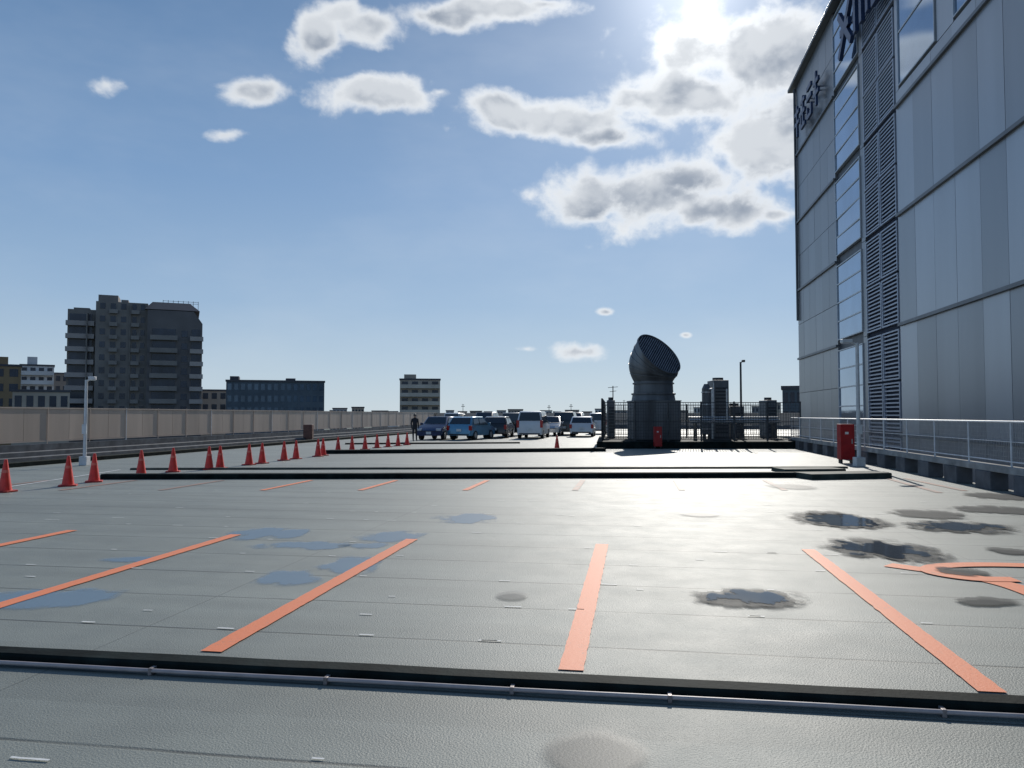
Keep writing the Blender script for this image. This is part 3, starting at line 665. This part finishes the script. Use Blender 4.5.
# ------------------------------------------------------------ cars
def paint(name,c,metal=.3):
    m=mat(name,c,.25,metal,.04,2); m.node_tree.nodes['Principled BSDF'].inputs['Coat Weight'].default_value=.6; return m
PT={'dark blue':paint('dark_blue_car_paint',(.02,.04,.11)),'light blue':paint('light_blue_car_paint',(.10,.28,.42)),'black':paint('black_car_paint',(.012,.012,.014)),'white':paint('white_car_paint',(.72,.72,.72),0),'silver':paint('silver_car_paint',(.4,.41,.42),.6),'grey':paint('grey_car_paint',(.12,.12,.13))}
def car(kind,colr,px,Y,head,label,group='cars parked at the far end of the deck'):
    hb={'hatch':(3.95,1.70,1.50),'van':(4.7,1.74,1.86),'kei':(3.4,1.48,1.78)}[kind]; Ln,Wd,Ht=hb
    b=Vector((X(px,Y),Y,0)); t=thing('parked_car',label,'car',b,head,group)
    h=Ln/2; belt=.98 if kind!='hatch' else .92
    if kind=='hatch': pr=[(-h,.28),(-h,.62),(-h+.1,.98),(-h+.45,Ht-.06),(-h+.75,Ht),(-.1+h*.15,Ht-.01),(h-1.15,.98),(h-.25,.80),(h,.6),(h,.28)]
    elif kind=='van': pr=[(-h,.28),(-h,.9),(-h+.05,1.15),(-h+.25,Ht-.05),(-h+.5,Ht),(h-1.7,Ht-.02),(h-.85,1.1),(h-.15,.88),(h,.6),(h,.28)]
    else: pr=[(-h,.26),(-h,.9),(-h+.03,1.1),(-h+.15,Ht-.05),(-h+.35,Ht),(h-1.0,Ht-.02),(h-.55,1.05),(h-.08,.92),(h,.55),(h,.26)]
    def wx(z): 
        k=max(0,(z-belt)/(Ht-belt)); return Wd/2*(1-.17*k)-(0.04 if z<.4 else 0)
    m=MB(); rings=[]
    for sx in [-1,-.93,.93,1]:
        ins=.05 if abs(sx)==1 else 0
        rings.append([(wx(z)*sx, y*(1-ins/h) ,z-(ins*.6 if z>1.2 else 0)) for y,z in pr])
    m.loft(rings); m.build('body',PT[colr],t,smooth=True)
    def gl(name,pts): 
        m=MB(); m.add(pts,[(0,1,2,3)]); m.build(name,M_cglass,t)
    def quad(i,j,name,s):
        (ya,za),(yb_,zb_)=pr[i],pr[j]; e=.02*s
        y0=ya+(yb_-ya)*.08;z0_=za+(zb_-za)*.08;y1=ya+(yb_-ya)*.92;z1_=za+(zb_-za)*.92
        gl(name,[(-wx(z0_)*.88,y0+e,z0_+.012),(wx(z0_)*.88,y0+e,z0_+.012),(wx(z1_)*.86,y1+e,z1_+.012),(-wx(z1_)*.86,y1+e,z1_+.012)])
    quad(2,3,'rear_window',-1); quad(6,5,'windscreen',1)
    yr=pr[3][0]+.15; yf=pr[5][0]-.02; zt=Ht-.14; zbm=belt+.05
    for sx in (-1,1):
        for (a_,c_) in ((yr-.12,(yr+yf)/2-.05),((yr+yf)/2+.05,pr[6][0]-.12)):
            ct=min(c_,yf); at_=max(a_,yr)
            gl('side_window',[(sx*(wx(zbm)+.012),a_,zbm),(sx*(wx(zbm)+.012),c_,zbm),(sx*(wx(zt)+.012),ct,zt),(sx*(wx(zt)+.012),at_,zt)])
        m=MB(); z0_=.62 if kind=='hatch' else .75; m.box(sx*Wd*.46-.09,sx*Wd*.46+.09,-h-.02,-h+.16,z0_,z0_+(.3 if kind=='hatch' else .5)); m.build('tail_light',M_tail,t,bevel=.02)
        m=MB(); m.box(sx*Wd*.38-.16,sx*Wd*.38+.16,h-.22,h+.01,.58,.74); m.build('headlight',M_head,t,bevel=.03)
        m=MB(); m.box(Wd/2+.02 if sx>0 else -Wd/2-.18,Wd/2+.18 if sx>0 else -Wd/2-.02,h-1.35,h-1.22,.95,1.1); m.build('mirror',PT[colr],t,bevel=.02)
        for yy in (-h+.72,h-.75):
            m=MB(); m.cyl((sx*(Wd/2-.2),yy,.3),(sx*(Wd/2+.005),yy,.3),.3,n=20); o=m.build('wheel',M_tyre,t,smooth=True)
            m=MB(); m.cyl((sx*(Wd/2+.0055),yy,.3),(sx*(Wd/2+.02),yy,.3),.19,.17,n=14); m.build('rim',M_rim,o)
    m=MB(); m.box(-.17,.17,h+.002,h+.02,.38,.54); m.build('number_plate',M_plate,t)
    m=MB(); m.box(-.17,.17,-h-.025,-h-.003,.55,.71); m.build('number_plate',M_plate,t)
    m=MB(); m.box(-Wd*.35,Wd*.35,h+.001,h+.015,.56,.60); m.box(-Wd*.4,Wd*.4,-h-.02,-h-.001,.3,.38); m.build('bumper_trim',M_black,t)
FR=math.pi
car('hatch','dark blue',439,51,R(-14)+FR,'dark blue hatchback, leftmost car of the parked group')
car('hatch','light blue',472,51,R(-22),'light blue hatchback, second car from the left in the parked group')
car('hatch','black',499,55,R(-9),'black hatchback just right of the light blue hatchback')
car('kei','black',514,60,R(-9),'black boxy car left of the white van')
car('van','white',534,54,R(-9),'white minivan seen from behind in the middle of the parked group')
car('hatch','silver',551,60,R(-9)+FR,'silver hatchback right of the white minivan')
car('van','black',566,63,R(-9),'black minivan between the silver hatchback and the white hatchback')
car('hatch','white',583,58,R(-9),'white hatchback near the left end of the mesh enclosure')
car('kei','white',598,66,R(-9),'white boxy car partly hidden by the enclosure fence corner')
car('kei','silver',456,66,R(-9),'silver boxy car in the rear row behind the two blue cars')
car('van','black',486,69,R(-9)+FR,'black minivan in the rear row behind the black hatchback')
car('hatch','white',506,72,R(-9),'white hatchback in the rear row, mostly hidden')
car('hatch','grey',523,74,R(-9),'grey hatchback farthest back beyond the white minivan')
car('van','grey',575,76,R(-9)+FR,'grey minivan farthest back at the right of the group')
# ------------------------------------------------------------ person
def person():
    Y=47; t=thing('person','person in dark clothes standing left of the dark blue hatchback','person',(X(415,Y),Y,0),.4)
    vs=[(0,0,.88),(0,0,1.1),(0,0,1.32),(0,0,1.42),(0,0.0,1.5),(0,.01,1.58),(-.09,0,.84),(-.1,.02,.46),(-.1,0,.08),(-.1,-.14,.03),(.09,0,.84),(.1,.03,.46),(.12,.04,.08),(.12,-.1,.03),(-.18,0,1.34),(-.22,.02,1.07),(-.21,-.06,.84),(-.21,-.08,.75),(.18,0,1.34),(.22,.03,1.07),(.22,-.05,.84),(.22,-.07,.75)]
    es=[(0,1),(1,2),(2,3),(3,4),(4,5),(0,6),(6,7),(7,8),(8,9),(0,10),(10,11),(11,12),(12,13),(2,14),(14,15),(15,16),(16,17),(2,18),(18,19),(19,20),(20,21)]
    rad=[.14,.12,.14,.05,.085,.08,.085,.06,.045,.035,.085,.06,.045,.035,.06,.045,.032,.03,.06,.045,.032,.03]
    me=bpy.data.meshes.new('person_body'); me.from_pydata(vs,es,[]); o=bpy.data.objects.new('body',me); C.objects.link(o); o.parent=t
    me.materials.append(mat('dark_clothing',(.03,.032,.04),.9))
    sk=o.modifiers.new('s','SKIN'); 
    for v_,r_ in zip(me.skin_vertices[0].data,rad): v_.radius=(r_,r_)
    me.skin_vertices[0].data[0].use_root=True
    su=o.modifiers.new('u','SUBSURF'); su.levels=1; su.render_levels=2
    m=MB(); nn=14
    m.loft([[(.085*s_*math.cos(2*math.pi*i/nn),.01+.1*s_*math.sin(2*math.pi*i/nn),z) for i in range(nn)] for z,s_ in ((1.52,.95),(1.58,1.06),(1.63,.95),(1.665,.6),(1.68,.15))]); m.build('hair',M_black,t,smooth=True)
    m=MB(); m.loft([[(.06*s_*math.cos(2*math.pi*i/nn),-.045+.055*s_*math.sin(2*math.pi*i/nn),z) for i in range(nn)] for z,s_ in ((1.43,.5),(1.47,.95),(1.54,1),(1.58,.7))]); m.build('face',mat('skin',(.45,.28,.2),.6),t,smooth=True)
person()
# ------------------------------------------------------------ distant buildings
def bm_(n,c,**k): return mat(n,c,.85,0,.12,.15,**k)
B1=bm_('grey_brown_render',(.20,.18,.165)); B2=bm_('beige_render',(.40,.34,.28)); B3=bm_('brown_render',(.26,.18,.10)); B4=bm_('white_render',(.6,.6,.6)); B5=bm_('dark_tile',(.085,.11,.135)); B6=bm_('pale_grey_render',(.36,.37,.38)); BW=mat('distant_window_glass',(.03,.04,.06),.25,.2,.2,.3); BR=bm_('roof_dark',(.075,.075,.085)); BAL=bm_('balcony_parapet',(.36,.32,.30)); BAL2=bm_('pale_balcony',(.48,.43,.37)); BT=bm_('grey_tile',(.13,.12,.12)); BBD=bm_('dark_balcony',(.23,.21,.195)); BWB=mat('blue_office_glass',(.06,.10,.15),.15,.4,.2,.3)
GZ=-12.0
def block(name,label,px0,px1,pyt,Y,depth,wall,floors,cols,style='windows',rot=None,group=None,balm=None,roofbits=(),fh=None,win=None):
    x0,x1=X(px0,Y),X(px1,Y); wd=x1-x0; zt=P(px0,pyt,Y).z-GZ
    if rot is None: rot=-math.atan(((px0+px1)/2-512)/F)
    t=thing(name,label,'building',((x0+x1)/2,Y,GZ),rot,group)
    m=MB(); m.box(-wd/2,wd/2,0,depth,0,zt); m.build('wall',wall,t)
    m=MB(); m.box(-wd/2-.2,wd/2+.2,-.2,depth+.2,zt,zt+.5); m.build('roof',BR,t)
    fh=fh or zt/ (floors+.0)
    cnt=0
    for f_ in range(floors-1,-1,-1):
        z=f_*fh
        if z+fh<9.5: continue
        if style in('windows','both'):
            for c_ in range(cols):
                if cnt>=96: break
                a_=-wd/2+wd*(c_+.2)/cols; b_=-wd/2+wd*(c_+.8)/cols
                m=MB(); m.box(a_,b_,-.06,-.003,z+fh*.3,z+fh*.82); m.build('window',win or BW,t); cnt+=1
        if style in('balcony','both'):
            m=MB(); m.box(-wd/2+.1,wd/2-.1,-1.5,-.003,z+.0,z+.25); m.box(-wd/2+.1,wd/2-.1,-1.5,-1.35,z+.25,z+1.25); m.build('balcony',balm or BAL,t)
    for (a_,b_,dz,mt) in roofbits:
        m=MB(); m.box(-wd/2+wd*a_,-wd/2+wd*b_,depth*.2,depth*.7,zt+.5,zt+dz); m.build('roof_box',mt,t)
    return t
Y=200; KX=.93; x=lambda p:X(p,Y); zz=lambda p,y:P(p,y,Y).z-GZ
xo=x(135); t=thing('apartment_tower','dark grey brown high rise apartment block with stepped sloping roof at the far left','building',(xo,Y,GZ),R(23))
def bx(m,a,b,y0,y1,z0,z1): m.box((x(a)-xo)*KX,(x(b)-xo)*KX,y0,y1,z0,z1)
m=MB(); bx(m,69,96,2,16,0,zz(80,311)); bx(m,96,146,0,18,0,zz(120,303)+0); m.build('wall',B1,t)
m=MB()
a0,a1=(x(146)-xo)*KX,(x(201)-xo)*KX; a9=(x(192)-xo)*KX
zlow=zz(190,322)
m.add([(a0,-2,0),(a1,-2,0),(a1,-2,zlow),(a9,-2,zz(190,310)),(a0,-2,zz(150,310)),(a0,16,0),(a1,16,0),(a1,16,zlow),(a9,16,zz(190,310)),(a0,16,zz(150,310))],[(0,1,2,3,4),(9,8,7,6,5),(0,5,6,1),(1,6,7,2),(2,7,8,3),(3,8,9,4),(4,9,5,0)]); m.build('wing',BT,t)
m=MB(); s0,s1=(x(143)-xo)*KX,(x(198)-xo)*KX; s2=(x(150)-xo)*KX; s3=(x(188)-xo)*KX
zr0,zr1=zz(150,309),zz(165,299.5)
m.add([(s0,-1.5,zr0),(s1,-1.5,zr0),(s3,3,zr1),(s2,3,zr1),(s0,15,zr0),(s1,15,zr0),(s3,12,zr1),(s2,12,zr1)],[(0,1,2,3),(3,2,6,7),(7,6,5,4),(0,3,7,4),(1,5,6,2),(0,4,5,1)]); m.build('roof',BR,t)
m=MB(); bx(m,97,116,3,12,zz(120,303),zz(105,295)); bx(m,119,126,3,9,zz(120,303),zz(105,299)); bx(m,73,88,5,12,zz(80,311),zz(80,308)); m.build('roof_box',B1,t)
m=MB()
for q in range(2): bx(m,160,197,5.5,5.6,zr1+.25+q*.5,zr1+.33+q*.5)
for q in range(8): bx(m,160+q*5.2,160.5+q*5.2,5.4,5.49,zr1-2,zr1+1.0)
m.build('roof_railing',M_dsteel,t)
fh=zz(100,302)/13.0
for f_ in range(3,13):
    z=f_*fh
    for px_ in (100,110,120,131,139):
        if z+fh*.8>zz(100,302)-.3: continue
        m=MB(); bx(m,px_,px_+(5 if px_<130 else 4),-.1,-.003,z+fh*.35,z+fh*.8); m.build('window',BW,t)
        if px_ in (110,131):
            m=MB(); bx(m,px_-1,px_+7,-1.2,-.105,z,z+1.0); m.build('balcony',BBD,t)
    if z+fh<zz(80,311)+1:
        m=MB(); bx(m,68,94.5,.4,1.99,z,z+1.2); m.build('balcony',BAL,t)
        m=MB(); bx(m,71,92,1.9,1.995,z+1.3,z+fh-.2); m.build('window',BW,t)
    if z+fh<zlow+.5:
        m=MB(); bx(m,149,176,-3.4,-2.003,z,z+.25); bx(m,149,176,-3.4,-3.25,z+.25,z+1.2); m.build('balcony',BBD,t)
        m=MB(); bx(m,151,174,-2.1,-2.003,z+.35,z+fh-.3); m.build('window',BW,t)
        m=MB(); bx(m,180,186,-2.1,-2.003,z+fh*.3,z+fh*.8); m.build('window',BW,t)
        m=MB(); bx(m,188.5,202,-3.2,-2.003,z,z+1.15); m.build('balcony',BAL,t)
        m=MB(); bx(m,190,199,-2.1,-2.003,z+1.3,z+fh-.2); m.build('window',BW,t)
m=MB(); bx(m,87.5,88.5,-.6,1.99,0,zz(80,311)-1); bx(m,128.3,129.4,-.4,-.003,0,zz(100,302)-1); m.build('fin',B1,t)
block('office_building','dark flat roofed office block with a grid of bluish windows right of the apartment tower',229,323,382,215,14,B5,7,15,'windows',win=BWB,roofbits=[(.03,.12,1.6,BR),(.6,.7,1.2,BR)])
block('apartment_building','small beige building between the apartment tower and the dark office',202,226.5,391,240,12,B2,6,3,'windows')
block('apartment_building','brown building cut by the left edge of the picture',-20,17,366,190,14,B3,7,3,'windows',roofbits=[(.3,.7,2.5,B3)])
block('apartment_building','white apartment building with balconies left of the apartment tower',22,51,366,240,14,B4,10,4,'both',balm=B4,roofbits=[(.2,.5,3,B4)])
block('apartment_building','low grey building at the left foot of the apartment tower',48,67,374,260,14,B1,8,3,'windows')
block('apartment_building','small brown white house front below the white apartment building',17,66,392,170,10,B2,4,5,'windows')
block('apartment_building','beige apartment building with balconies left of the parked cars',400,440,380,260,12,B2,9,4,'both',balm=BAL2,roofbits=[(.1,.4,2.0,B2)])
block('apartment_building','dark grey building showing between the enclosure and the shopping building',783,802,389,120,6,B5,6,3,'windows')
k=0
for (px,wd,pt,Y_) in [(333,14,409,320),(352,12,408,300),(372,16,411.5,360),(388,10,412,400),(446,8,411,420),(458,9,412,450),(470,12,411.5,500),(484,8,412,520),(497,9,411,480),(508,15,410,420),(527,9,412,520),(540,12,411,500),(553,8,412,560),(565,14,410.5,540),(582,10,412,560),(595,9,409.5,420),(610,20,411,480),(640,18,409,520),(672,16,411,500),(694,12,408,480),(752,14,407,420),(768,12,404,380),(330,6,411,400),(212,8,409,300)]:
    mt=[B6,B2,B1,B4][k%4]; k+=1
    block('distant_building','low pale city building far away on the horizon line',px,px+wd,pt,Y_,15,mt,5,max(2,int(wd/3)),'windows',group='low city buildings along the horizon')
for px,pt in ((463,404),(549,405),(571,404),(624,400)):
    Y_=430; t=thing('radio_mast','thin distant mast rising above the low city buildings','mast',(X(px,Y_),Y_,GZ),0,'thin masts on the horizon'); zt=P(px,pt,Y_).z-GZ
    m=MB(); m.cyl((0,0,0),(0,0,zt),.35,.12,n=6); m.build('pole',M_dsteel,t); m=MB(); m.box(-1,1,-.1,.1,zt-1.5,zt-1.2); m.box(-.7,.7,-.1,.1,zt-.6,zt-.4); m.build('crossbar',M_dsteel,t)
sc=bpy.context.scene
sc.view_settings.view_transform='Standard'; sc.view_settings.look='None'; sc.view_settings.exposure=0
